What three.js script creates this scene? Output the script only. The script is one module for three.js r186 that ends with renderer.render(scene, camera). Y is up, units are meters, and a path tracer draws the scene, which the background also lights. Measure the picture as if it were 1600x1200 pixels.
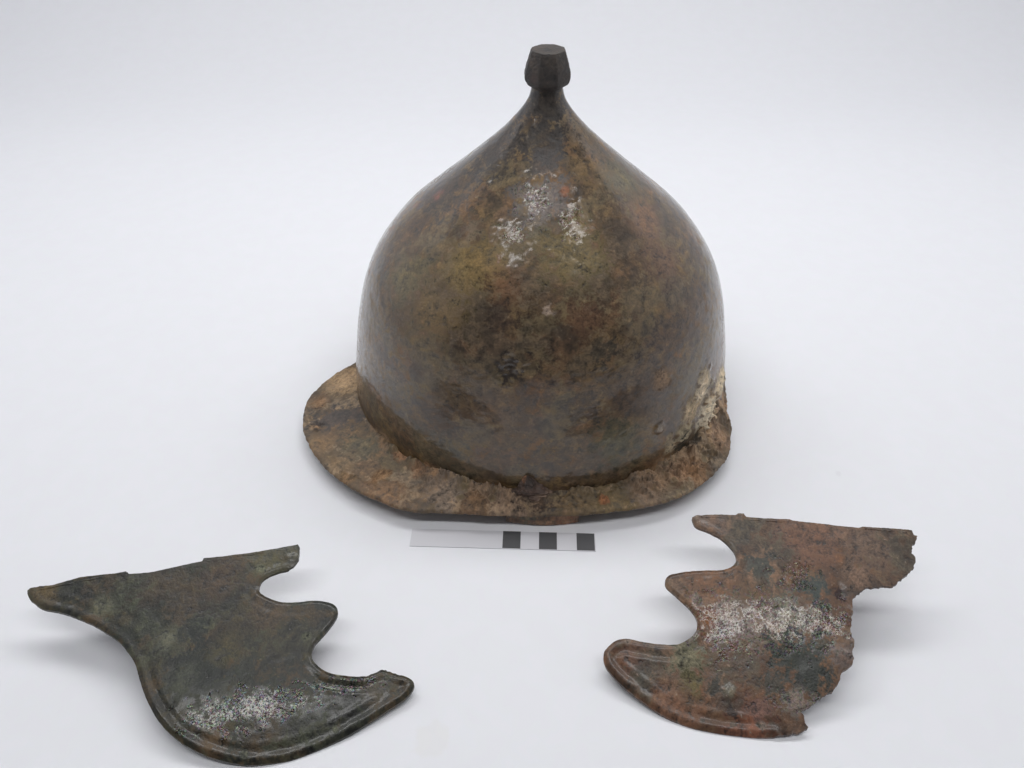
import * as THREE from 'three';
import { RectAreaLightUniformsLib } from 'three/addons/lights/RectAreaLightUniformsLib.js';
import { mergeGeometries } from 'three/addons/utils/BufferGeometryUtils.js';

// ---------------------------------------------------------------- camera, exposure, light
const scene = new THREE.Scene();
const camera = new THREE.PerspectiveCamera(51, 4 / 3, 0.02, 10);
camera.position.set(0, 0.348, 0);
camera.rotation.set(THREE.MathUtils.degToRad(-40), 0, 0);
scene.add(camera);
const renderer = new THREE.WebGLRenderer({ antialias: true });
renderer.toneMapping = THREE.LinearToneMapping;
renderer.toneMappingExposure = 1.02;
renderer.shadowMap.enabled = true;
scene.background = new THREE.Color(0.10, 0.10, 0.105);
RectAreaLightUniformsLib.init();
const LAMPS = [{ x: 0.02, y: 0.86, z: -0.05, w: 1.00, d: 0.09, power: 9.6, where: 'over the cheek guards' }, { x: 0, y: 0.86, z: -0.70, w: 1.46, d: 0.20, power: 5.9, where: 'over the back of the sheet' }];
const TENT = { x: 0.82, top: 0.92, back: -1.40, front: 0.30, bend: 0.50 };

// ---------------------------------------------------------------- helpers
const tag = (o, label, category, kind) => { if (label) o.userData.label = label; if (category) o.userData.category = category; if (kind) o.userData.kind = kind; return o; };
const mesh = (name, g, m, parent = scene) => { const o = new THREE.Mesh(g, m); o.name = name; o.castShadow = o.receiveShadow = true; parent.add(o); return o; };
const thing = (name, x, z, turn = 0) => { const o = new THREE.Group(); o.name = name; o.position.set(x, 0, z); o.rotation.y = turn; scene.add(o); return o; };
const clamp = (x, a = 0, b = 1) => x < a ? a : x > b ? b : x;
const sst = (a, b, x) => { const t = clamp((x - a) / (b - a)); return t * t * (3 - 2 * t); };
let seed = 7;
const rnd = () => { seed = (seed * 1664525 + 1013904223) >>> 0; return seed / 4294967296; };
const PERM = new Uint8Array(512);
{ const p = [...Array(256).keys()]; for (let i = 255; i > 0; i--) { const j = Math.floor(rnd() * (i + 1)); [p[i], p[j]] = [p[j], p[i]]; } for (let i = 0; i < 512; i++) PERM[i] = p[i & 255]; }
const gr = (h, x, y, z) => { h &= 15; const u = h < 8 ? x : y, v = h < 4 ? y : h === 12 || h === 14 ? x : z; return ((h & 1) ? -u : u) + ((h & 2) ? -v : v); };
function noise(x, y, z) {
  const X0 = Math.floor(x), Y0 = Math.floor(y), Z0 = Math.floor(z);
  x -= X0; y -= Y0; z -= Z0; const X = X0 & 255, Y = Y0 & 255, Z = Z0 & 255;
  const u = x * x * x * (x * (x * 6 - 15) + 10), v = y * y * y * (y * (y * 6 - 15) + 10), w = z * z * z * (z * (z * 6 - 15) + 10);
  const A = PERM[X] + Y, AA = PERM[A] + Z, AB = PERM[A + 1] + Z, B = PERM[X + 1] + Y, BA = PERM[B] + Z, BB = PERM[B + 1] + Z;
  const l = (t, a, b) => a + t * (b - a);
  return l(w, l(v, l(u, gr(PERM[AA], x, y, z), gr(PERM[BA], x - 1, y, z)), l(u, gr(PERM[AB], x, y - 1, z), gr(PERM[BB], x - 1, y - 1, z))),
    l(v, l(u, gr(PERM[AA + 1], x, y, z - 1), gr(PERM[BA + 1], x - 1, y, z - 1)), l(u, gr(PERM[AB + 1], x, y - 1, z - 1), gr(PERM[BB + 1], x - 1, y - 1, z - 1))));
}
function fbm(x, y, z, oct, gain = 0.55) { let s = 0, a = 1, n = 0; for (let i = 0; i < oct; i++) { s += a * noise(x, y, z); n += a; a *= gain; x = x * 2.03 + 11.7; y = y * 2.03 + 3.1; z = z * 2.03 + 7.9; } return s / n; }
const lin = c => { c /= 255; return c <= 0.04045 ? c / 12.92 : ((c + 0.055) / 1.055) ** 2.4; };
const enc = c => { c = clamp(c); return 255 * (c <= 0.0031308 ? 12.92 * c : 1.055 * c ** (1 / 2.4) - 0.055); };
const hue = s => s.split(' ').map(Number).map(lin);
function tex(w, h, data, srgb) {
  const t = new THREE.DataTexture(data, w, h, THREE.RGBAFormat); t.magFilter = THREE.LinearFilter; t.minFilter = THREE.LinearFilter;
  t.wrapS = t.wrapT = THREE.ClampToEdgeWrapping; if (srgb) t.colorSpace = THREE.SRGBColorSpace; t.needsUpdate = true; return t;
}
const grid = (nu, nv, f, uvf) => {                       // sheet of (nu+1)x(nv+1) points, f(i/nu, j/nv) -> [x,y,z]
  const pos = [], uv = [], idx = [];
  for (let j = 0; j <= nv; j++) for (let i = 0; i <= nu; i++) { pos.push(...f(i / nu, j / nv)); uv.push(...(uvf ? uvf(i / nu, j / nv) : [i / nu, j / nv])); }
  for (let j = 0; j < nv; j++) for (let i = 0; i < nu; i++) { const a = j * (nu + 1) + i, b = a + 1, c = a + nu + 1, d = c + 1; idx.push(a, b, d, a, d, c); }
  const g = new THREE.BufferGeometry(); g.setAttribute('position', new THREE.Float32BufferAttribute(pos, 3)); g.setAttribute('uv', new THREE.Float32BufferAttribute(uv, 2)); g.setIndex(idx); g.computeVertexNormals(); return g;
};
const curve = (xs, ys) => x => {                          // smooth monotone-ish curve through samples
  let i = 0; while (i < xs.length - 2 && x > xs[i + 1]) i++;
  const m = k => k === 0 ? (ys[1] - ys[0]) / (xs[1] - xs[0]) : k === xs.length - 1 ? (ys[k] - ys[k - 1]) / (xs[k] - xs[k - 1]) : (ys[k + 1] - ys[k - 1]) / (xs[k + 1] - xs[k - 1]);
  const h = xs[i + 1] - xs[i], t = clamp((x - xs[i]) / h), t2 = t * t, t3 = t2 * t;
  return ys[i] * (2 * t3 - 3 * t2 + 1) + m(i) * h * (t3 - 2 * t2 + t) + ys[i + 1] * (3 * t2 - 2 * t3) + m(i + 1) * h * (t3 - t2);
};

/* Patina painter. Works in millimetres on the thing itself: palette mixed by noise, then stains, a few holding painted highlight, [x,y,z,r,colour,strength] with ragged outlines, then grain and flecks.
   Returns [r,g,b linear, roughness, bump height 0..1] into OUT. */
function patina(o) {
  const pal = o.palette.map(hue), st = o.stainsAndGlints.map(s => ({ x: s[0], y: s[1], z: s[2], r: s[3], c: hue(s[4]), w: s[5] })), fl = hue(o.fleck), dk = hue(o.dark);
  const glit = o.glitter || [], dull = o.dull || [], T = o.tint || [1, 1, 1], K = o.contrast || 1;
  return (x, y, z, out) => {
    const wx = x + 1.6 * noise(x * .21, y * .21, z * .21 + 31), wy = y + 1.6 * noise(x * .21 + 17, y * .21, z * .21), wz = z + 1.6 * noise(x * .21, y * .21 + 57, z * .21);
    const b = fbm(wx * .06 + 40, wy * .06, wz * .06, 4, .6), m = fbm(wx * .22, wy * .22, wz * .22 + 9, 4, .62);
    const f = fbm(x * .85, y * .85, z * .85 + 3, 3, .65);
    let [r, g, l] = pal[0];
    for (let i = 1; i < pal.length; i++) { const t = sst(.03, .20, fbm(wx * .040 + 19 * i, wy * .040, wz * .040 - 13 * i, 5, .66) + .25 * m + .16 * f) * (o.blend || .75); r += (pal[i][0] - r) * t; g += (pal[i][1] - g) * t; l += (pal[i][2] - l) * t; }
    const d1 = sst(.06, .42, b + .2 * f) * .6; r += (dk[0] - r) * d1; g += (dk[1] - g) * d1; l += (dk[2] - l) * d1;
    let crust = 0;
    for (const s of st) {
      const dx = x - s.x, dy = y - s.y, dz = z - s.z, R = s.r * 1.9, q = dx * dx + dy * dy + dz * dz;
      if (q > R * R) continue;
      const e = Math.sqrt(q) / s.r + m * 1.5 + b * .8 + f * .5, w = s.w * (1 - sst(.55, 1.15, e));
      r += (s.c[0] - r) * w; g += (s.c[1] - g) * w; l += (s.c[2] - l) * w;
      if (s.c[0] > .24) crust = Math.max(crust, w);
    }
    const mot = Math.max(.2, 1 + (m * 1.5 + f * .85 - b * (K - 1)) * K);
    r *= mot * T[0]; g *= mot * (1 - m * .10) * T[1]; l *= mot * (1 - m * .22) * T[2];
    const f1 = sst(.30, .46, m * .55 + f * .6 + b * .2) * o.fleckAmount; r += (fl[0] - r) * f1; g += (fl[1] - g) * f1; l += (fl[2] - l) * f1;
    const f2 = sst(.26, .44, -(m * .7 + f * .45)) * .75; r += (dk[0] - r) * f2; g += (dk[1] - g) * f2; l += (dk[2] - l) * f2;
    let gl = 0; for (const q of glit) { const e = Math.hypot((x - q[0]) / q[3], (y - q[1]) / q[4], (z - q[2]) / q[5]); if (e < 1.9) gl = Math.max(gl, 1 - sst(.4, 1.1, e + m * 1.6 + b * .5)); }
    let raw = o.foot ? 1 - sst(o.foot - 7, o.foot + 7, y + 14 * b + 10 * m) : 0; for (const q of dull) { const e = Math.hypot(x - q[0], y - q[1], z - q[2]) / q[3]; if (e < 1.8) raw = Math.max(raw, 1 - sst(.75, 1.15, e + m * 1.1 + b * .6 + f * .3)); }
    let facet = 0, own = 0;
    if (gl > .02) {                                     // small crystal faces, each tilted its own way
      const S = 1 / o.grain, cx = x * S + .8 * m, cy = (o.flat ? y : y) * S, cz = o.flat ? 0 : z * S; let best = 9, hx = 0, hy = 0, hz = 0, bx = 0, by = 0, bz = 0;
      for (let k = o.flat ? 0 : -1; k <= (o.flat ? 0 : 1); k++) for (let j = -1; j <= 1; j++) for (let i = -1; i <= 1; i++) {
        const ix = Math.floor(cx) + i, iy = Math.floor(cy) + j, iz = Math.floor(cz) + k, h = PERM[(PERM[(PERM[ix & 255] + iy) & 255] + iz) & 255], h2 = PERM[h + 91], h3 = PERM[h2 + 37];
        const dx = cx - ix - h / 255, dy = cy - iy - h2 / 255, dz = o.flat ? 0 : cz - iz - h3 / 255, q = dx * dx + dy * dy + dz * dz;
        if (q < best) { best = q; own = h3 / 255; hx = PERM[h3 + 5] / 127.5 - 1; hy = PERM[h3 + 77] / 127.5 - 1; hz = o.flat ? 0 : PERM[h3 + 131] / 127.5 - 1; bx = dx; by = dy; bz = dz; }
      }
      facet = (bx * hx + by * hy + bz * hz) * gl;
    }
    out[7] = own;
    const worm0 = gl * (1 - Math.abs(fbm(x * 1.1 + 70, y * 1.1, z * 1.1, 2)) * 3.2), wp = clamp(worm0 * 1.4 - .35) * .3; r += (fl[0] - r) * wp; g += (fl[1] - g) * wp; l += (fl[2] - l) * wp;
    out[0] = r * o.gain; out[1] = g * o.gain; out[2] = l * o.gain;
    out[6] = gl; out[8] = Math.max(clamp((1 - crust * 1.2 - gl * .9 - raw * .96) * (o.sheen - .55 * sst(.0, .4, m * .8 - b * .6 + f * .4))), sst(.2, .6, gl) * sst(.24, .68, worm0 / Math.max(gl, .2) * .75 + m * 1.3 + b * .7 + (own - .5) * .5)); out[3] = clamp(o.rough + m * .25 + f * .12 + crust * .4 - gl * o.glitRough, .12, 1);
    out[4] = clamp(.5 + m * .30 + f * .16 + (crust * .25) * f * 2 + facet * o.facet - f2 * .12);
    return out;
  };
}
const bake = (w, h, at, paint, glint, skip) => {
  const c = new Uint8Array(w * h * 4), ro = new Uint8Array(w * h * 4), bu = new Uint8Array(w * h * 4), sp = new Uint8Array(w * h * 4), o = [0, 0, 0, 0, 0, 0, 0, 0, 0], co = new Uint8Array(glint === 2 ? w * h * 4 : 4), p = [0, 0, 0];
  for (let j = 0, n = 0; j < h; j++) for (let i = 0; i < w; i++, n += 4) {
    at((i + .5) / w, (j + .5) / h, p); if (skip && skip(p)) { c[n + 3] = ro[n + 3] = bu[n + 3] = sp[n + 3] = 255; continue; } paint(p[0], p[1], p[2], o);
    c[n] = enc(o[0]); c[n + 1] = enc(o[1]); c[n + 2] = enc(o[2]); ro[n] = ro[n + 1] = ro[n + 2] = o[3] * 255; bu[n] = bu[n + 1] = bu[n + 2] = o[4] * 255; c[n + 3] = ro[n + 3] = bu[n + 3] = sp[n + 3] = 255;
    // crystals of the crust: each small grain has a tint of its own where it glitters
    const hq = o[7] * 3, gq = o[6] * .25;
    if (glint === 2) { co[n] = co[n + 1] = co[n + 2] = o[8] * 255; co[n + 3] = 255; }
    for (let k = 0; k < 3; k++) sp[n + k] = 255 * (1 - gq * (.5 - .5 * Math.cos(hq * 2 + k * 2.1)));
  }
  return { map: tex(w, h, c, true), roughnessMap: tex(w, h, ro), bumpMap: tex(w, h, bu), ...(glint ? { specularColorMap: tex(w, h, sp, true) } : {}), ...(glint === 2 ? { clearcoatMap: tex(w, h, co) } : {}) };
};
const bronze = (maps, extra = {}) => new THREE.MeshPhysicalMaterial({ ...maps, color: 0xffffff, roughness: 1, metalness: 0, ior: 1.62, bumpScale: 0.0007, side: THREE.DoubleSide, ...extra });

// ---------------------------------------------------------------- setting: white sheet that sweeps up behind, and the white tent that the gloss mirrors
{
  const W = 2048, H = 2048, x0 = -0.82, x1 = 0.82, z0 = -2.10, z1 = TENT.front, c = new Uint8Array(W * H * 4);
  for (let j = 0, n = 0; j < H; j++) for (let i = 0; i < W; i++, n += 4) {
    const x = x0 + (x1 - x0) * (i + .5) / W, z = z1 + (z0 - z1) * (j + .5) / H;
    const v = 1 + 0.010 * fbm(x * 60, z * 60, 4, 2, .7);
    let r = .79 * v, g = .80 * v, b = .838 * v;
    const e = Math.hypot((x + .0353) / .0085, (z + .1712) / .0085) + .5 * fbm(x * 160, z * 160, 1, 3), w = .022 * (1 - sst(.8, 1.05, e));   // old water stain
    r *= 1 - w * .85; g *= 1 - w; b *= 1 - w * 1.9;
    const e2 = Math.hypot((x - .1938) / .0016, (z + .332) / .0022) + .6 * fbm(x * 500, z * 500, 2, 2), w2 = .06 * (1 - sst(.7, 1.1, e2));
    r *= 1 - w2; g *= 1 - w2; b *= 1 - w2;
    c[n] = enc(r); c[n + 1] = enc(g); c[n + 2] = enc(b); c[n + 3] = 255;
  }
  const sheet = new THREE.MeshStandardMaterial({ map: tex(W, H, c, true), roughness: .75, side: THREE.DoubleSide });
  const B = TENT.bend, flat = TENT.front - TENT.back - B, arc = B * Math.PI / 2, up = TENT.top - B, total = flat + arc + up;
  const path = s => { let d = s * total; if (d < flat) return [0, TENT.front - d]; d -= flat; if (d < arc) { const a = d / B; return [B * (1 - Math.cos(a)), TENT.back + B - B * Math.sin(a)]; } return [B + d - arc, TENT.back]; };
  const g = grid(8, 160, (u, v) => { const [y, z] = path(v); return [(u * 2 - 1) * TENT.x, y, z]; }, (u, v) => [((u * 2 - 1) * TENT.x - x0) / (x1 - x0), v * total / (z1 - z0)]);
  tag(mesh('floor', g, sheet), 'smooth white sheet under the bronze pieces, curving up behind them', null, 'structure');
  const cloth = new THREE.MeshStandardMaterial({ color: new THREE.Color().setRGB(.74, .745, .765), roughness: .9, side: THREE.DoubleSide });
  const side = new THREE.BoxGeometry(.012, TENT.top, TENT.front - TENT.back);
  for (const s of [-1, 1]) { const w = mesh(s < 0 ? 'wall_left' : 'wall_right', side, cloth); w.position.set(s * (TENT.x + .008), TENT.top / 2, (TENT.front + TENT.back) / 2); w.userData.kind = 'structure'; }
  const ceil = mesh('ceiling', new THREE.BoxGeometry(TENT.x * 2 + .04, .012, TENT.front - TENT.back + .02), new THREE.MeshStandardMaterial({ color: new THREE.Color().setRGB(.20, .20, .21), roughness: .9 })); ceil.position.set(0, TENT.top + .008, (TENT.front + TENT.back) / 2); ceil.userData.kind = 'structure';

  const shell = new THREE.MeshStandardMaterial({ color: 0xcccccc, roughness: .6 }), glow = new THREE.MeshStandardMaterial({ color: 0xffffff, emissive: 0xffffff, emissiveIntensity: 1.2, roughness: 1 });
  LAMPS.forEach((L, i) => {
    const lamp = thing(i ? 'lamp_panel_001' : 'lamp_panel', L.x, L.z); lamp.position.y = L.y;
    tag(lamp, `white lamp panel hanging ${L.where}, out of the picture`, 'lamp');
    const housing = new THREE.BoxGeometry(L.w + .03, .03, L.d + .03); housing.translate(0, .020, 0); mesh('housing', housing, shell, lamp);
    const face = new THREE.BoxGeometry(L.w, .004, L.d); face.translate(0, .002, 0); mesh('diffuser', face, glow, lamp).castShadow = false;
    const al = new THREE.RectAreaLight(new THREE.Color(1, .992, .985), L.power, L.w, L.d); al.name = 'lamp_light';
    al.position.set(L.x, L.y - .003, L.z); al.lookAt(L.x, 0, L.z); scene.add(al);
  });
}

// ---------------------------------------------------------------- helmet
const HX = 0.0178, HZ = -0.409, ASP = 0.885;
const profile = curve([8, 14, 30, 55, 80, 100, 115, 130, 145, 158, 170, 180, 188, 195, 202.5], [121, 118.6, 117, 113.2, 107.9, 100.6, 91.5, 79.0, 61.9, 46.2, 32.2, 21.6, 14.6, 9.8, 7.6]);
const bowlStainsAndGlints = [
  [89, 58, 58, 7, '178 162 138', .85], [80, 44, 71, 6, '184 168 142', .9], [70, 34, 82, 4, '150 136 114', .8],
  [-62, 11, 86, 6, '150 120 94', .85], [-38, 9, 99, 5, '138 116 96', .8], [56, 10, 92, 7, '142 116 92', .85], [70, 13, 82, 7, '150 118 90', .85], [14, 9, 104, 5, '120 96 74', .8],
  [0, 194, 8, 15, '46 42 39', .9], [-4, 182, 16, 14, '54 48 44', .85], [-25, 174, 6, 22, '58 51 46', .88], [-50, 152, 8, 24, '64 56 50', .8], [-2, 171, 26, 9, '70 64 62', .7],
  [-2, 157, 39, 15, '104 98 95', .8], [6, 147, 50, 9, '70 60 54', .6], [9, 161, 35, 2.9, '134 88 62', .85], [51, 143, 29, 15, '108 80 60', .65], [59, 125, 47, 12.7, '102 74 54', .6],  // first one: grey crust with some specular highlight painted into its colour
  [41, 157, 15, 13.5, '96 90 68', .6], [-37, 131, 56, 19.5, '112 94 56', .65], [11, 139, 57, 17.7, '108 94 58', .65], [-21, 123, 69, 10.9, '98 68 44', .55],
  [16, 112, 78, 10.9, '92 62 44', .55], [-72, 115, 44, 15.3, '98 90 62', .6], [-39, 141, 43, 8.5, '118 104 88', .5], [-56, 146, 12, 4.1, '130 84 72', .8], [-69, 135, 4, 3.6, '130 84 72', .8],
  [-58, 107, 65, 16.6, '108 88 54', .55], [-65, 89, 69, 15.3, '96 82 56', .5], [-24, 112, 77, 8.4, '58 44 34', .7], [28, 98, 83, 7.2, '60 54 44', .7],
  [-8, 82, 92, 9.9, '66 50 38', .5], [-56, 53, 87, 11.8, '60 46 34', .6], [-57, 26, 89, 20, '80 74 58', .6], [38, 44, 96, 15.6, '76 74 50', .6], [-28, 66, 94, 15, '86 64 44', .5],
  [50, 72, 85, 15, '66 52 42', .6], [19, 67, 95, 10, '58 44 33', .6], [6, 36, 102, 17, '70 58 44', .5], [-82, 61, 67, 14, '84 78 70', .4], [-90, 107, 22, 10, '74 72 66', .5], [81, 99, 48, 15.6, '88 72 58', .5], [61, 94, 70, 13.5, '76 62 54', .5],
  [-19, 91, 88, 8.5, '45 35 28', .9], [0, 117, 77, 3.5, '165 145 128', .85], [-53, 103, 71, 2.3, '150 130 110', .8], [61, 74, 78, 5.8, '140 118 98', .85], [97, 50, 53, 3, '150 145 132', .8],
  [84, 44, 69, 8.7, '170 152 126', .95], [95, 38, 55, 9, '172 152 126', .95], [100, 20, 52, 11, '172 156 130', .95], [79, 32, 75, 6.6, '150 138 115', .85], [63, 44, 84, 3.2, '150 140 130', .9], [97, 32, 58, 11, '206 192 168', .95], [90, 52, 62, 8, '200 184 160', .9], [106, 40, 40, 11, '206 190 164', .95], [104, 18, 45, 11, '186 154 128', .9], [72, 26, 80, 5, '160 146 122', .8], [78, 20, 75, 7.5, '42 43 37', .97], [66, 15, 84, 7, '140 112 86', .8]];
for (let k = 0; k < 34; k++) {                          // crust that creeps from the brim up the foot of the bowl
  const a = (.06 + .86 * rnd()) * Math.PI, y = 9 + 9 * rnd() ** 2, c = ['118 96 74', '134 104 78', '104 84 64', '146 122 98', '84 66 50'][k % 5];
  bowlStainsAndGlints.push([117 * Math.cos(a), y, 117 * ASP * Math.sin(a), 3 + 4 * rnd(), c, .85]);
}
const BP = { palette: ['82 65 44', '102 83 54', '92 75 50', '66 51 38', '92 69 49', '88 78 57', '80 69 55'], dark: '42 32 25', fleck: '150 130 104', blend: .66, foot: 20, fleckAmount: .26, gain: 1.22, rough: .52, glitRough: .30, grain: .9, facet: .22, sheen: 1, stainsAndGlints: bowlStainsAndGlints, dull: [[-3, 158, 37, 19], [0, 177, 22, 17], [6, 146, 50, 13], [-14, 143, 51, 9], [-30, 133, 56, 12], [24, 137, 55, 12], [-2, 134, 64, 12]], glitter: [[-6, 158, 38, 9, 12, 12], [12, 150, 47, 7, 11, 10], [-17, 145, 49, 7, 5, 8]] };
const bowlCrust = [[-84, 9, 70, 7, 1.3], [-50, 9, 92, 6, 1.3], [-22, 9, 102, 5, 1.0], [30, 9, 100, 7, 1.2], [44, 10, 96, 6, 1.2], [-62, 10, 86, 7, 1.4], [-38, 9, 99, 6, 1.2], [56, 10, 92, 8, 1.6], [70, 12, 82, 8, 1.6], [14, 9, 104, 6, 1.2], [84, 44, 69, 9, 1.3], [95, 38, 55, 10, 1.4], [103, 16, 50, 13, 2.2], [97, 30, 56, 11, 1.6], [90, 56, 60, 9, 1.2], [106, 36, 40, 12, 1.6], [79, 32, 75, 7, 2], [63, 44, 84, 4, 1.4], [61, 74, 78, 6, .9], [66, 12, 84, 9, 2.5], [90, 10, 66, 12, 2.6], [0, 117, 77, 4, .8], [9, 161, 35, 3, .7], [97, 50, 53, 4, 1], [-18, 91, 88, 8, -.9], [-2, 155, 41, 15, .45]];
const bump3 = (list, x, y, z) => { let s = 0; for (const q of list) { const e = Math.hypot(x - q[0], y - q[1], z - q[2]) / q[3]; if (e < 1.6) { const w = 1 - sst(.35, 1.15, e + .9 * fbm(x * .16, y * .16, z * .16, 2)); s += w * q[4] * (.55 + 1.5 * Math.abs(fbm(x * .28 + 5, y * .28, z * .28, 3))); } } return s; };
const helmet = thing('helmet', HX, HZ);
tag(helmet, 'brown bronze helmet with a pointed crown, a small knob on top and a crusted brim', 'helmet');
{
  const y0 = 8, y1 = 202.5, vy = v => y0 + (y1 - y0) * (v + .10 * Math.sin(v * Math.PI) * 0);
  const place = (u, v, p) => { const a = -Math.PI / 2 + u * Math.PI * 2, y = vy(v), r = profile(y); p[0] = r * Math.cos(a); p[1] = y; p[2] = r * ASP * Math.sin(a); return p; };
  const maps = bake(2048, 1024, place, patina(BP), 2);
  const m = bronze(maps, { bumpScale: .0005, ior: 1.4, clearcoat: .95, clearcoatRoughness: .13 });
  const p = [0, 0, 0];
  const outer = grid(640, 360, (u, v) => {
    place(1 - u, v, p);
    const [x, y, z] = p, r = Math.hypot(x, z) || 1;
    let d = .35 * fbm(x * .05, y * .05, z * .05 + 3, 3) + .12 * fbm(x * .3, y * .3, z * .3, 2);
    d += bump3(bowlCrust, x, y, z);
    d *= sst(0, 25, 202.5 - y) * .8 + .2;
    return [(x + d * x / r) / 1000, (y + d * .25) / 1000, (z + d * z / r) / 1000];
  }, (u, v) => [1 - u, v]);
  const inner = grid(96, 40, (u, v) => { place(u, v * .94, p); const k = 1 - 2.6 / Math.max(12, Math.hypot(p[0], p[2])); return [p[0] * k / 1000, (p[1] - .4) / 1000, p[2] * k / 1000]; }, (u, v) => [u, v]);
  mesh('bowl', mergeGeometries([outer, inner]), m, helmet);

  // knob: eight-sided, flat on top
  const kp = curve([0, 1.2, 3, 5, 7, 11, 17, 18.6, 19.4, 19.7], [7.2, 8.0, 10.4, 11.6, 11.9, 11.1, 9.2, 8.5, 7.0, 0.01]);
  const kh = v => v < .85 ? 19.2 * v / .85 : 19.2 + .5 * (v - .85) / .15;
  const kf = (u, v) => {
    const a = u * Math.PI * 2, h = kh(v), r = v > .999 ? .01 : kp(h) ;
    const seg = Math.PI / 4, b = ((a + seg / 2) % seg) - seg / 2, oct = Math.cos(seg / 2) / Math.cos(b) * 1.045, k = 1 + (oct - 1) * .75;
    const rr = (v > .93 ? r * (1 - (v - .93) / .07) : r) * k + .4 * fbm(Math.cos(a) * 3, h * .4, Math.sin(a) * 3, 4) * (v > .93 ? 0 : 1);
    return [rr * Math.cos(a) / 1000, (h + 200.6) / 1000, rr * .96 * Math.sin(a) / 1000];
  };
  const kmaps = bake(512, 256, (u, v, q) => { const k = kf(u, v); q[0] = k[0] * 1000; q[1] = k[1] * 1000; q[2] = k[2] * 1000; }, patina({ ...BP, palette: ['62 54 49', '70 62 54', '60 53 50', '74 64 56'], stainsAndGlints: [[-7, 208, 8, 4, '84 60 50', .5]], glitter: [], dark: '40 36 33', fleckAmount: .12, rough: .6, gain: .66 }));
  mesh('knob', grid(128, 90, (u, v) => kf(1 - u, v), (u, v) => [1 - u, v]), bronze(kmaps), helmet);

  // brim: flat flange that spreads into a neck guard on the left
  const rim = [[-172, 124.2], [-160, 121.5], [-125, 120], [-90, 119.5], [-50, 120], [-15, 121], [17, 122.3], [24, 127.5], [31, 132.5], [38, 137.6], [43, 138.6], [49, 140.3], [55, 141.2], [60, 141.2], [66, 138.9], [74, 136.1], [81, 135.2], [90, 134.7], [98, 135.8], [103, 137.4], [112, 142.3], [119, 150.0], [126, 152.9], [132, 154.9], [139, 156.7], [145, 157.1], [151, 157.1], [157, 156.3], [163, 154.2], [169, 150.6], [174, 144.7], [180, 135.7], [188, 124.2], [200, 121.5]];
  const rimAt = curve(rim.map(q => q[0]), rim.map(q => q[1]));
  const deg = a => { let d = a * 180 / Math.PI; while (d < -172) d += 360; while (d > 188) d -= 360; return d; };
  const lift = a => { const d = deg(a); return (5 * (1 - sst(42, 66, d)) + 14 * (1 - sst(18, 46, d))) * sst(-60, -5, d); };
  const brimStains = [[-50, 112, 6, '158 136 112', .85], [-28, 115, 5, '152 130 108', .85], [-4, 113, 5, '150 126 104', .8], [-92, 92, 6, '142 112 82', .8], [-137, 50, 4, '142 116 90', .8], [-112, 92, 5, '140 112 84', .8], [-126, 12, 12, '172 146 114', .9], [-62, 92, 7, '150 122 96', .85], [-36, 105, 8, '146 124 104', .8], [-20, 107, 6, '150 126 104', .8], [64, 96, 9, '150 124 100', .85], [84, 80, 9, '152 128 104', .85], [100, 62, 10, '172 146 118', .9], [116, 34, 10, '172 140 112', .9], [86, 70, 6, '52 48 42', .7], [-128, 8, 13.3, '170 144 114', .9], [-119, 0, 8.4, '170 144 114', .9], [-139, 27, 7.3, '150 120 92', .8], [-128, 43, 13.4, '80 71 66', .95], [-113, 41, 7.9, '78 68 62', .9], [-133, 66, 10.6, '130 104 74', .8], [-109, 69, 11.4, '98 90 70', .8], [-118, 82, 11, '122 100 72', .7], [-89, 103, 12.9, '128 96 66', .8], [-80, 75, 6, '158 120 90', .85], [-71, 89, 5.9, '150 118 92', .85], [-57, 104, 14.3, '142 126 112', .7], [-39, 114, 8.8, '120 90 62', .7], [-18, 115, 10.5, '145 122 102', .8], [39, 112, 19.4, '106 88 54', .8], [17, 116, 14, '110 90 62', .7], [33, 110, 3.2, '170 116 80', .9], [55, 103, 10.7, '132 110 90', .8], [77, 92, 7.3, '156 126 100', .9], [88, 89, 9.1, '140 108 80', .8], [106, 63, 10, '150 124 102', .9], [112, 41, 10, '170 144 118', .9], [-99, 52, 4.7, '60 46 38', .8], [-2, 106, 12, '60 46 38', .8]].map(q => [q[0], 10, ...q.slice(1)]);
  const brimLumps = [[-60, 92, 12, 2.6], [-84, 66, 8, 1.8], [-100, 45, 6, 1.2], [-36, 104, 12, 2.6], [-16, 108, 12, 2.4], [14, 109, 10, 1.8], [36, 105, 8, 1.6], [58, 97, 11, 3.2], [78, 84, 12, 3.4], [96, 66, 13, 3.6], [112, 44, 12, 3.2], [-57, 104, 13, 1.6], [-75, 80, 9, 1.5], [-128, 5, 16, .8], [-18, 115, 10, 1.5], [33, 110, 4, 1.6], [55, 103, 10, 2.2], [77, 92, 9, 2.8], [90, 80, 12, 2.4], [108, 55, 14, 2.2], [-89, 103, 12, .8], [-40, 108, 12, 1.6]];
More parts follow.
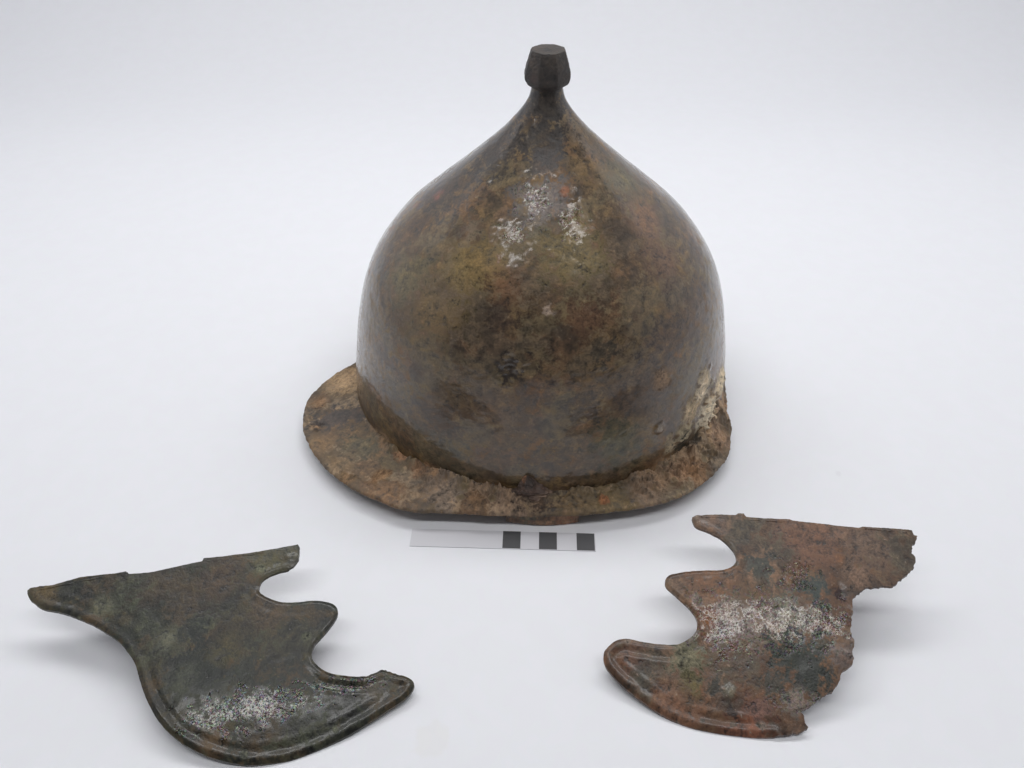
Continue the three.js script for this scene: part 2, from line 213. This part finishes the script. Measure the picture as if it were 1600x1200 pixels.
  // loop across the flange: 0 bowl wall (above) -> rounded outer edge -> 1 bowl wall (below)
  const bf = (u, v) => {
    const a = u * Math.PI * 2, R = rimAt(deg(a)) + 1.6 * fbm(Math.cos(a) * 9, Math.sin(a) * 9, 2, 5, .65) + 1.0 * fbm(Math.cos(a) * 40, Math.sin(a) * 40, 5, 3), Rin = 115.5, T = 3.4, top = 12.4;
    let r, y;
    if (v < .6) { const s = v / .6; r = Rin + (R - 2 - Rin) * s; y = top + (3.2 + lift(a)) * (1 - s) ** (2.2 - lift(a) * .05) + .5 * Math.exp(-(((1 - s) * (R - Rin) - 3) ** 2) / 5); }
    else if (v < .75) { const t = (v - .6) / .15 * Math.PI; r = R - 2 + 2 * Math.sin(t); y = top - T / 2 + T / 2 * Math.cos(t); }
    else { const s = (v - .75) / .25; r = R - 2 + (Rin - 2 - R + 2) * s; y = top - T; }
    const x = r * Math.cos(a), z = r * ASP * Math.sin(a);
    if (v < .75) {
      const k = v < .6 ? 1 : 1 - (v - .6) / .15;
      let d = .8 * fbm(x * .12, z * .12, 8, 3) + .5 * fbm(x * .5, z * .5, 3, 3);
      for (const q of brimLumps) { const e = Math.hypot(x - q[0], z - q[1]) / q[2]; if (e < 1.6) d += (1 - sst(.3, 1.15, e + .9 * fbm(x * .2, z * .2, 4, 2))) * q[3] * (.4 + 1.9 * Math.abs(fbm(x * .3, z * .3, 6, 3))); }
      const dd = deg(a), fill = sst(15, 35, dd) * (1 - sst(135, 160, dd)), rr = Math.hypot(x, z / ASP) - Rin;
      d += fill * 5.5 * sst(-.15, .35, fbm(x * .07, z * .07, 21, 4, .6)) * Math.exp(-(((rr - 5) / 4.2) ** 2)) * (.6 + 1.4 * Math.abs(fbm(x * .35, z * .35, 6, 3)));
      y += d * k;
    }
    return [x / 1000, y / 1000, z / 1000];
  };
  const buv = (u, v) => { const q = bf(u, v); return [(q[0] * 1000 + 160) / 320, (q[2] * 1000 + 160) / 320]; };
  const bm = bake(1024, 1024, (u, v, q) => { q[0] = u * 320 - 160; q[1] = 10; q[2] = v * 320 - 160; }, patina({ ...BP, palette: ['96 80 60', '118 100 76', '104 92 68', '116 92 68', '84 70 54', '136 118 96'], dark: '58 46 37', fleck: '170 146 120', fleckAmount: .5, rough: .68, gain: .95, stainsAndGlints: brimStains, glitter: [] }), 0, p => { const r = Math.hypot(p[0], p[2] / ASP); return r < 104 || r > 168; });
  mesh('brim', grid(900, 60, (u, v) => bf(1 - u, v), (u, v) => buv(1 - u, v)), bronze(bm, { bumpScale: .0014 }), helmet);

  // hinge that hangs from the brim and touches the sheet
  const hm = bake(256, 128, (u, v, q) => { q[0] = u * 46; q[1] = v * 14; q[2] = 115; }, patina({ ...BP, palette: ['96 76 60', '116 92 72', '128 96 74'], stainsAndGlints: [[38, 8, 115, 8, '150 108 84', .8], [12, 5, 115, 9, '104 98 80', .7]], rough: .65, gain: 1.3, glitter: [] }));
  mesh('hinge', grid(120, 60, (u, v) => {
    const a = v * Math.PI * 2, x = -21.4 + 41 * u, cap = u < .001 || u > .999 ? 0 : 1, lump = 1 + .12 * fbm(x * .3, Math.cos(a) * 2, Math.sin(a) * 2, 3);
    const q = (Math.abs(Math.cos(a)) ** 4 + Math.abs(Math.sin(a)) ** 4) ** -.25;
    return [x / 1000, (5.2 + 5 * q * Math.sin(a) * lump * cap) / 1000, (114.6 + 3.1 * q * Math.cos(a) * lump * cap + (-.006 * x * x)) / 1000];
  }), bronze(hm), helmet);

  // corroded stub standing where the brim meets the front of the bowl
  const sm = bake(256, 256, (u, v, q) => { q[0] = u * 30; q[1] = v * 22; q[2] = 108; }, patina({ ...BP, palette: ['56 44 38', '50 42 38', '66 50 42'], stainsAndGlints: [[22, 10, 108, 5, '140 100 72', .9], [15, 20, 108, 4, '120 86 64', .8], [4, 4, 108, 5, '120 100 84', .7]], rough: .6, gain: 1.4, glitter: [] }));
  mesh('rivet_stub', grid(90, 60, (u, v) => {
    const a = u * Math.PI * 2, w = 12.5 * (1 - v) ** 1.7 + 3.0 * Math.sqrt(Math.max(0, 1 - v ** 6)), n = 1 + .45 * fbm(Math.cos(a) * 1.6, v * 4, Math.sin(a) * 1.6, 3), k = v > .999 ? 0 : 1;
    return [(-8.2 - 1.5 * v + w * n * Math.cos(a) * k + 3 * (1 - v)) / 1000, (12 + 14.5 * v) / 1000, (103.8 + (3.4 + 4.4 * (1 - v)) * n * Math.sin(a) * k) / 1000];
  }), bronze(sm), helmet);
}

// ---------------------------------------------------------------- cheek guards
/* outline in mm: u along the hinge edge, v from the lowest edge up to the hinge edge */
function cheekGuard(o) {
  const P = o.outline.split(' ').map(s => s.split(',').map(Number)), n = P.length, ring = [], worked = [];
  for (let i = 0; i < n; i++) {                         // rounded corners where the edge is worked, ragged where it is broken
    const p0 = P[(i + n - 1) % n], p1 = P[i], p2 = P[(i + 1) % n], p3 = P[(i + 2) % n], L = Math.hypot(p2[0] - p1[0], p2[1] - p1[1]), m = Math.max(2, Math.round(L / .8)), soft = o.worked(i);
    for (let k = 0; k < m; k++) {
      const t = k / m, t2 = t * t, t3 = t2 * t, q = [0, 1].map(c => soft ? .5 * (2 * p1[c] + (p2[c] - p0[c]) * t + (2 * p0[c] - 5 * p1[c] + 4 * p2[c] - p3[c]) * t2 + (3 * p1[c] - p0[c] - 3 * p2[c] + p3[c]) * t3) : p1[c] + (p2[c] - p1[c]) * t);
      const j = o.broken(i) ? .9 : soft ? .12 : .22; q[0] += j * noise(q[0] * .7, q[1] * .7, 3); q[1] += j * noise(q[0] * .7, q[1] * .7, 8);
      ring.push(q); worked.push(soft);
    }
  }
  const rise = curve(o.t, o.y), H = (u, v) => (o.h0 + rise(v / o.L)) / 1000 - o.c * (u - o.u0) ** 2;
  const near = (x, y, only) => { let b = 1e9, q = null; for (let i = 0; i < ring.length; i++) { if (only && !worked[i]) continue; const a = ring[i], c = ring[(i + 1) % ring.length], ex = c[0] - a[0], ey = c[1] - a[1], t = clamp(((x - a[0]) * ex + (y - a[1]) * ey) / (ex * ex + ey * ey || 1)), dx = a[0] + ex * t - x, dy = a[1] + ey * t - y, d = dx * dx + dy * dy; if (d < b) { b = d; q = [a[0] + ex * t, a[1] + ey * t]; } } return [Math.sqrt(b), q]; };
  const inside = (x, y) => { let c = false; for (let i = 0, j = ring.length - 1; i < ring.length; j = i++) { const a = ring[i], b = ring[j]; if ((a[1] > y) !== (b[1] > y) && x < (b[0] - a[0]) * (y - a[1]) / (b[1] - a[1]) + a[0]) c = !c; } return c; };
  const S = .75, us = ring.map(q => q[0]), vs = ring.map(q => q[1]), x0 = Math.min(...us) - 1, y0 = Math.min(...vs) - 1, nx = Math.ceil((Math.max(...us) + 1 - x0) / S), ny = Math.ceil((Math.max(...vs) + 1 - y0) / S);
  const In = new Uint8Array((nx + 1) * (ny + 1)), id = new Int32Array((nx + 1) * (ny + 1)).fill(-1), pts = [], tris = [];
  for (let j = 0; j <= ny; j++) for (let i = 0; i <= nx; i++) In[j * (nx + 1) + i] = inside(x0 + i * S, y0 + j * S) ? 1 : 0;
  const vert = k => { if (id[k] < 0) { let x = x0 + (k % (nx + 1)) * S, y = y0 + Math.floor(k / (nx + 1)) * S; const [d, q] = near(x, y); if (!In[k] || d < S * .35) [x, y] = q; id[k] = pts.length; pts.push([x, y]); } return id[k]; };
  for (let j = 0; j < ny; j++) for (let i = 0; i < nx; i++) {
    const a = j * (nx + 1) + i, b = a + 1, c = a + nx + 1, d = c + 1;
    for (const t of ((i + j) & 1 ? [[a, b, d], [a, d, c]] : [[a, b, c], [b, d, c]])) if (In[t[0]] + In[t[1]] + In[t[2]] >= 1) { const q = t.map(vert), [A, B, C] = q.map(k => pts[k]); if ((B[0] - A[0]) * (C[1] - A[1]) - (C[0] - A[0]) * (B[1] - A[1]) > 1e-3) tris.push(q); }
  }
  const top = pts.map(([u, v]) => {
    const d = near(u, v, true)[0];      // raised bead round the worked edge, a groove inside it, a fine second ridge
    let y = H(u / 1000, v / 1000) * 1000;
    const wv = .85 + 1.5 * fbm(u * .06, v * .06, o.seed + 20, 2);
    y += (.5 * Math.exp(-(((d - 1.9) / 1.3) ** 2)) - .42 * Math.exp(-(((d - 4.8) / 1.2) ** 2)) + .2 * Math.exp(-(((d - 7.4) / 1.0) ** 2))) * wv * o.rim(u, v) - .7 * (1 - sst(0, 1.6, d));
    y += o.shape(u, v) + .55 * fbm(u * .045, v * .045, o.seed, 3) + .16 * fbm(u * .25, v * .25, o.seed + 4, 3);
    for (const q of o.lumps) { const r = Math.hypot(u - q[0], v - q[1]) / q[2]; if (r < 1.5) y += q[3] * (1 - sst(.3, 1.1, r + .7 * fbm(u * .3, v * .3, 2, 2))) * (.6 + 1.2 * Math.abs(fbm(u * .5, v * .5, 6, 2))); }
    return [u, y, -v];
  });
  const N = pts.length, pos = [], uv = [], idx = [];
  const U = q => [(q[0] - x0) / o.span, (q[1] - y0) / o.span];
  for (let k = 0; k < N; k++) { pos.push(...top[k].map(c => c / 1000)); uv.push(...U(pts[k])); }
  for (let k = 0; k < N; k++) { pos.push(...top[k].map((c, i) => (i === 1 ? Math.max(.15, c - o.thick) : c) / 1000)); uv.push(...U(pts[k])); }
  const edges = new Map();
  for (const t of tris) { idx.push(...t); idx.push(t[0] + N, t[2] + N, t[1] + N); for (let k = 0; k < 3; k++) { const a = t[k], b = t[(k + 1) % 3]; edges.set(a * 1e6 + b, [a, b]); } }
  for (const [a, b] of edges.values()) if (!edges.has(b * 1e6 + a)) {
    const s = pos.length / 3; for (const k of [a, b, a + N, b + N]) { pos.push(pos[k * 3], pos[k * 3 + 1], pos[k * 3 + 2]); uv.push(uv[k * 2], uv[k * 2 + 1]); }
    idx.push(s, s + 2, s + 1, s + 1, s + 2, s + 3);
  }
  const g = new THREE.BufferGeometry(); g.setAttribute('position', new THREE.Float32BufferAttribute(pos, 3)); g.setAttribute('uv', new THREE.Float32BufferAttribute(uv, 2)); g.setIndex(idx); g.computeVertexNormals();
  for (let k = 0; k < 26; k++) {                        // pale chips along the worked edge, where the patina has flaked
    const i = Math.floor(rnd() * ring.length); if (!worked[i]) continue;
    const dx = (rnd() - .5) * 9, dy = (rnd() - .5) * 9; o.patina.stainsAndGlints.push([ring[i][0] + dx, ring[i][1] + dy, .8 + rnd() * 1.6, rnd() < .5 ? o.patina.fleck : o.patina.palette[4], .75]);
  }
  const maps = bake(o.px, Math.round(o.px), (u, v, p) => { p[0] = x0 + u * o.span; p[1] = y0 + v * o.span; p[2] = o.seed * 3; }, patina({ ...o.patina, flat: true, grain: .8, facet: .16, stainsAndGlints: o.patina.stainsAndGlints.map(s => [s[0], s[1], o.seed * 3, s[2], s[3], s[4]]), glitter: o.patina.glitter.map(q => [q[0], q[1], o.seed * 3, q[2], q[3], 9]) }), 2, p => { const i = Math.round((p[0] - x0) / S), j = Math.round((p[1] - y0) / S); for (const di of [-3, 0, 3]) for (const dj of [-3, 0, 3]) if (In[clamp(j + dj, 0, ny) * (nx + 1) + clamp(i + di, 0, nx)]) return false; return true; });
  const root = thing('cheek_guard', o.x, o.z, THREE.MathUtils.degToRad(o.turn));
  const m = bronze(maps, { bumpScale: .0006, ior: 1.5, clearcoat: 1, clearcoatRoughness: .17 });
  mesh('plate', g, m, root);
  for (const [ua, ub, v] of o.sleeves) {                // rolled remains of the hinge along the straight edge
    const len = ub - ua, tube = grid(60, 14, (s, t) => {
      const a = t * Math.PI * 2, u = ua + len * s, r = (s < .001 || s > .999 ? 0 : 0.85 + .45 * fbm(u * .4, Math.cos(a), Math.sin(a), 2));
      return [u / 1000, H(u / 1000, v / 1000) + (-.75 + r * Math.sin(a)) / 1000, -(v - .25 + .45 * fbm(u * .2, 2, 5, 2) + r * Math.cos(a)) / 1000];
    }, (s, t) => U([ua + len * s, v - 2 + 3 * t]));
    mesh('hinge_sleeve', tube, m, root);
  }
  return root;
}
const left = cheekGuard({
  outline: '-101.9,96.3 -96.4,96.3 -90.3,95.6 -84.3,96.2 -78.3,96.6 -68.4,95.8 -55.4,94.3 -55.1,93.4 -44.9,92.2 -35.1,92.6 -25.2,93.2 -20.3,93.3 -20,94.8 -10.3,94 2.3,93.8 15,94 25.2,94.6 26,93 25.2,86.6 22.2,83.1 19.6,82.1 14.6,81.6 9.6,80 6.8,77.8 6,73.8 7.6,71.3 11.2,68.6 16.6,66.1 23.9,64.9 30,64.6 36.1,63.3 40.3,61.1 41.9,58 41,54.5 37.7,50.6 33.8,46.8 29.9,43.1 28.5,39.2 29.5,36.1 32.2,32.7 36.1,30 41.8,28 48.7,26.5 53.5,26.6 58.4,27.6 60.8,27.5 64.1,25.6 68.7,23.9 72,21.7 72.9,19.4 71.3,16.8 67.4,14.1 59.9,11 51.3,7.6 42.8,4.4 33.5,1.9 24.3,-0.1 16.5,-1.2 8.8,-1.1 0.1,-0.2 -7.4,1.8 -14.9,4.8 -21.3,8.2 -27.7,12.5 -34.3,18.8 -38.8,24.8 -42.4,31.4 -44.9,37.4 -47,43.5 -49.1,49.7 -52.9,55.8 -56.8,60.9 -63.1,66.5 -69.4,71.6 -77,76.5 -84.7,80.8 -93.5,84.8 -97.6,88.4 -100.6,91.7',
  worked: i => i >= 20 && i <= 78, broken: i => i >= 42 && i <= 46, L: .09587, c: .5, u0: -.02, h0: 2.64, t: [-.05, 0, .1, .2, .3, .45, .7, 1.05], y: [-2.4, 0, 4.51, 8.15, 11.12, 14.86, 20.37, 27.08], rim: (u, v) => .3 + .5 * (1 - sst(26, 46, v)), thick: 1.5, seed: 11, span: 178, px: 1024, x: -.1119, z: -.1592, turn: 12.136,
  shape: (u, v) => 0, lumps: [[22, 88, 3, .5]],
  sleeves: [[-96, -55.8, 94.9], [-19.6, 24.5, 93.5]],
  patina: { palette: ['54 55 46', '66 64 50', '80 70 50', '46 52 46', '86 68 50', '74 78 66'], dark: '30 33 30', fleck: '140 140 128', fleckAmount: .75, gain: .50, contrast: 1.35, tint: [.97, 1, .84], sheen: .3, rough: .46, glitRough: .26, glitter: [[2, 21, 34, 9], [44, 24, 16, 5]],
    stainsAndGlints: [[-13, 81, 13.9, '92 70 55', 0.8], [-40, 85, 12.3, '90 72 56', 0.7], [10, 63, 9.1, '98 76 58', 0.7], [-7, 56, 8.9, '74 62 48', 0.6], [-35, 57, 5.9, '126 126 114', 0.6], [-20, 43, 14, '36 43 41', 0.92], [-9, 49, 8.2, '90 82 54', 0.7], [-41, 46, 5.8, '64 62 46', 0.6], [-28, 36, 8, '84 86 78', 0.7], [-11, 25, 8.5, '110 110 104', 0.5], [4, 22, 8.5, '112 110 108', 0.5], [9, 14, 10.1, '80 64 48', 0.6], [-16, 10, 6.9, '112 84 60', 0.7], [-92, 95, 7.3, '108 90 66', 0.85], [-84, 92, 3.7, '60 60 56', 0.9], [11, 87, 10.7, '98 94 68', 0.7], [-66, 80, 6, '130 128 112', 0.6], [42, 18, 11, '38 40 36', 0.85], [19, 12, 5.6, '44 44 40', 0.7], [-42, 67, 7.4, '62 66 56', 0.7], [24, 49, 10.4, '78 72 58', 0.5], [-24, 57, 8, '44 52 50', 0.75], [22, 90, 3.8, '120 115 95', 0.6], [33, 42, 4.1, '84 74 60', 0.6], [54, 19, 5.8, '96 84 72', 0.6]] },  // pale grey pair in the glitter band paints lamp highlight into the colour
});
tag(left, 'dark green bronze cheek guard with unbroken edges, left of the paper scale', 'cheek guard');
const right = cheekGuard({
  outline: '-25,94.1 -22.8,94.7 -16.4,95.3 -12.1,95.7 -3.7,95.5 -2.5,96.3 0.1,96.2 1.1,94.9 9,94.6 22.7,94.8 24.2,94.2 35.2,93.7 45.6,93.2 56.1,92.9 58.1,93.8 66.8,93.9 80.5,94.3 82.6,94 82.5,92.3 84.6,91.2 83.1,89 80.3,85.5 79.8,82.2 81.3,80.4 80.1,77.9 79.1,74.6 75.9,71.7 71.2,68.1 67.5,64.7 64.9,64.5 62.5,65 59.2,63.5 55.2,63.6 51.9,61.4 49.6,59.7 47.4,57.1 46.5,51.8 45.4,47.1 44.6,43.4 45.8,39.9 45.6,36.9 44.3,35.5 44.4,33.3 45,32.1 43.3,29.4 39.7,27.1 38.1,25.3 37.4,22.8 35.3,20.6 33.6,18 31.3,18.3 29.2,16.5 26.2,13.9 22.3,12.1 19.8,10.3 21.1,8.4 20.9,6.4 22.2,5 20.7,3.3 15,1.9 7.5,0.7 0.1,0.1 -9.2,0.3 -17.6,0.8 -27.9,2.3 -37.3,5.1 -44.9,8.4 -52.7,13 -59.5,17.4 -64.5,21.9 -67.1,25.2 -67.7,29.5 -65.8,32.2 -61.9,34.9 -56.9,35.7 -51,34.7 -45.1,34 -38.2,33.7 -33.2,34.3 -29.3,36.2 -26.3,38.6 -24.9,41.3 -25.1,45 -27.5,48.6 -31.9,52.7 -36.3,56.5 -38.8,58.9 -39.3,61.4 -37.7,64.1 -33.5,65.4 -27.3,66.5 -20.1,67.2 -13,67.5 -7.8,69.3 -5.3,72.1 -5.2,75.9 -7.5,79.6 -11.9,83.8 -18,86.9 -23.1,89 -24.6,91.2',
  worked: i => i >= 60 && i <= 108, broken: i => i >= 17 && i < 59, L: .09404, c: .5, u0: .03, h0: 2.14, t: [-.05, 0, .2, .35, .48, .6, .75, 1.05], y: [-2.44, 0, 9.4, 16.17, 21.43, 25.72, 29.95, 37.57], rim: (u, v) => .3 + .5 * (1 - sst(26, 46, v)), thick: 1.5, seed: 29, span: 160, px: 1024, x: .1077, z: -.1713, turn: -4.806,
  shape: (u, v) => -.9 * Math.exp(-(((u - 43) / 3.4) ** 2 + ((v - 61) / 3.2) ** 2)), lumps: [[-11, 16, 4, .5], [-1, 95.5, 2.5, .8]],
  sleeves: [[-21, -4, 94.6], [2, 23, 94.0], [58.8, 80, 93.2]],
  patina: { palette: ['104 76 56', '122 84 60', '104 82 64', '84 60 46', '88 82 70', '126 100 82'], dark: '50 40 34', fleck: '172 154 142', fleckAmount: .75, gain: .68, tint: [.96, .96, .90], contrast: 1.2, sheen: .3, rough: .48, glitRough: .28, glitter: [[15, 46, 40, 13], [-12, 42, 20, 16], [22, 66, 12, 8], [17, 14, 14, 5], [-27, 48, 4, 10]],
    stainsAndGlints: [[33, 88, 18.9, '128 92 74', 0.8], [57, 85, 15.6, '122 96 82', 0.7], [-16, 92, 8.3, '122 96 82', 0.7], [6, 69, 9, '70 74 68', 0.9], [-15, 63, 13.8, '128 90 62', 0.75], [-20, 43, 6.6, '144 98 66', 0.85], [-7, 46, 10.1, '165 148 140', 0.7], [19, 47, 10.7, '150 148 136', 0.6], [7, 41, 8.9, '140 128 118', 0.6], [30, 61, 7.5, '58 72 72', 0.9], [42, 60, 3.6, '58 34 32', 0.95], [51, 67, 7.9, '150 124 110', 0.7], [22, 29, 14, '46 54 49', 0.95], [30, 37, 7.6, '62 66 60', 0.7], [40, 33, 7, '128 106 98', 0.7], [-30, 28, 8.8, '142 140 118', 0.75], [-28, 18, 7.5, '108 98 56', 0.8], [-19, 17, 4.6, '50 50 42', 0.9], [-56, 27, 8.3, '124 86 68', 0.8], [-50, 20, 5.8, '90 88 78', 0.6], [-3, 4, 14.2, '132 84 64', 0.8], [-34, 8, 11.5, '124 86 66', 0.7], [17, 14, 6.8, '150 138 132', 0.7], [2, 10, 5.7, '140 110 104', 0.6], [-10, 9, 3.7, '52 38 32', 0.85], [-11, 16, 3.7, '116 110 92', 0.8], [0, 24, 5.8, '96 84 72', 0.5], [9, 20, 6.9, '64 70 66', 0.7], [0, 57, 9.1, '112 84 60', 0.6], [-25, 52, 3, '170 150 145', 0.7]] },  // pale blobs in the glitter areas put lamp highlight into the colour
});
tag(right, 'reddish brown bronze cheek guard with a jagged broken right edge', 'cheek guard');

// ---------------------------------------------------------------- paper scale
{
  const scale = thing('scale_bar', -.0050, -.2820, THREE.MathUtils.degToRad(-2.05));
  tag(scale, 'narrow paper scale strip with three black squares lying in front of the helmet', 'scale bar');
  const paper = new THREE.MeshStandardMaterial({ color: new THREE.Color().setRGB(.64, .64, .675), roughness: .85 });
  const ink = new THREE.MeshStandardMaterial({ color: new THREE.Color().setRGB(.072, .072, .077), roughness: .6 });
  const s = new THREE.BoxGeometry(.1008, .0004, .0120); s.translate(0, .00025, 0); mesh('paper_strip', s, paper, scale);
  const q = new THREE.BoxGeometry(.0097, .0003, .0116);
  for (const x of [-.0005, .0193, .0398]) { const o = mesh('black_square', q, ink, scale); o.position.set(x + .0053, .00048, -.0001); }
}
renderer.render(scene, camera);
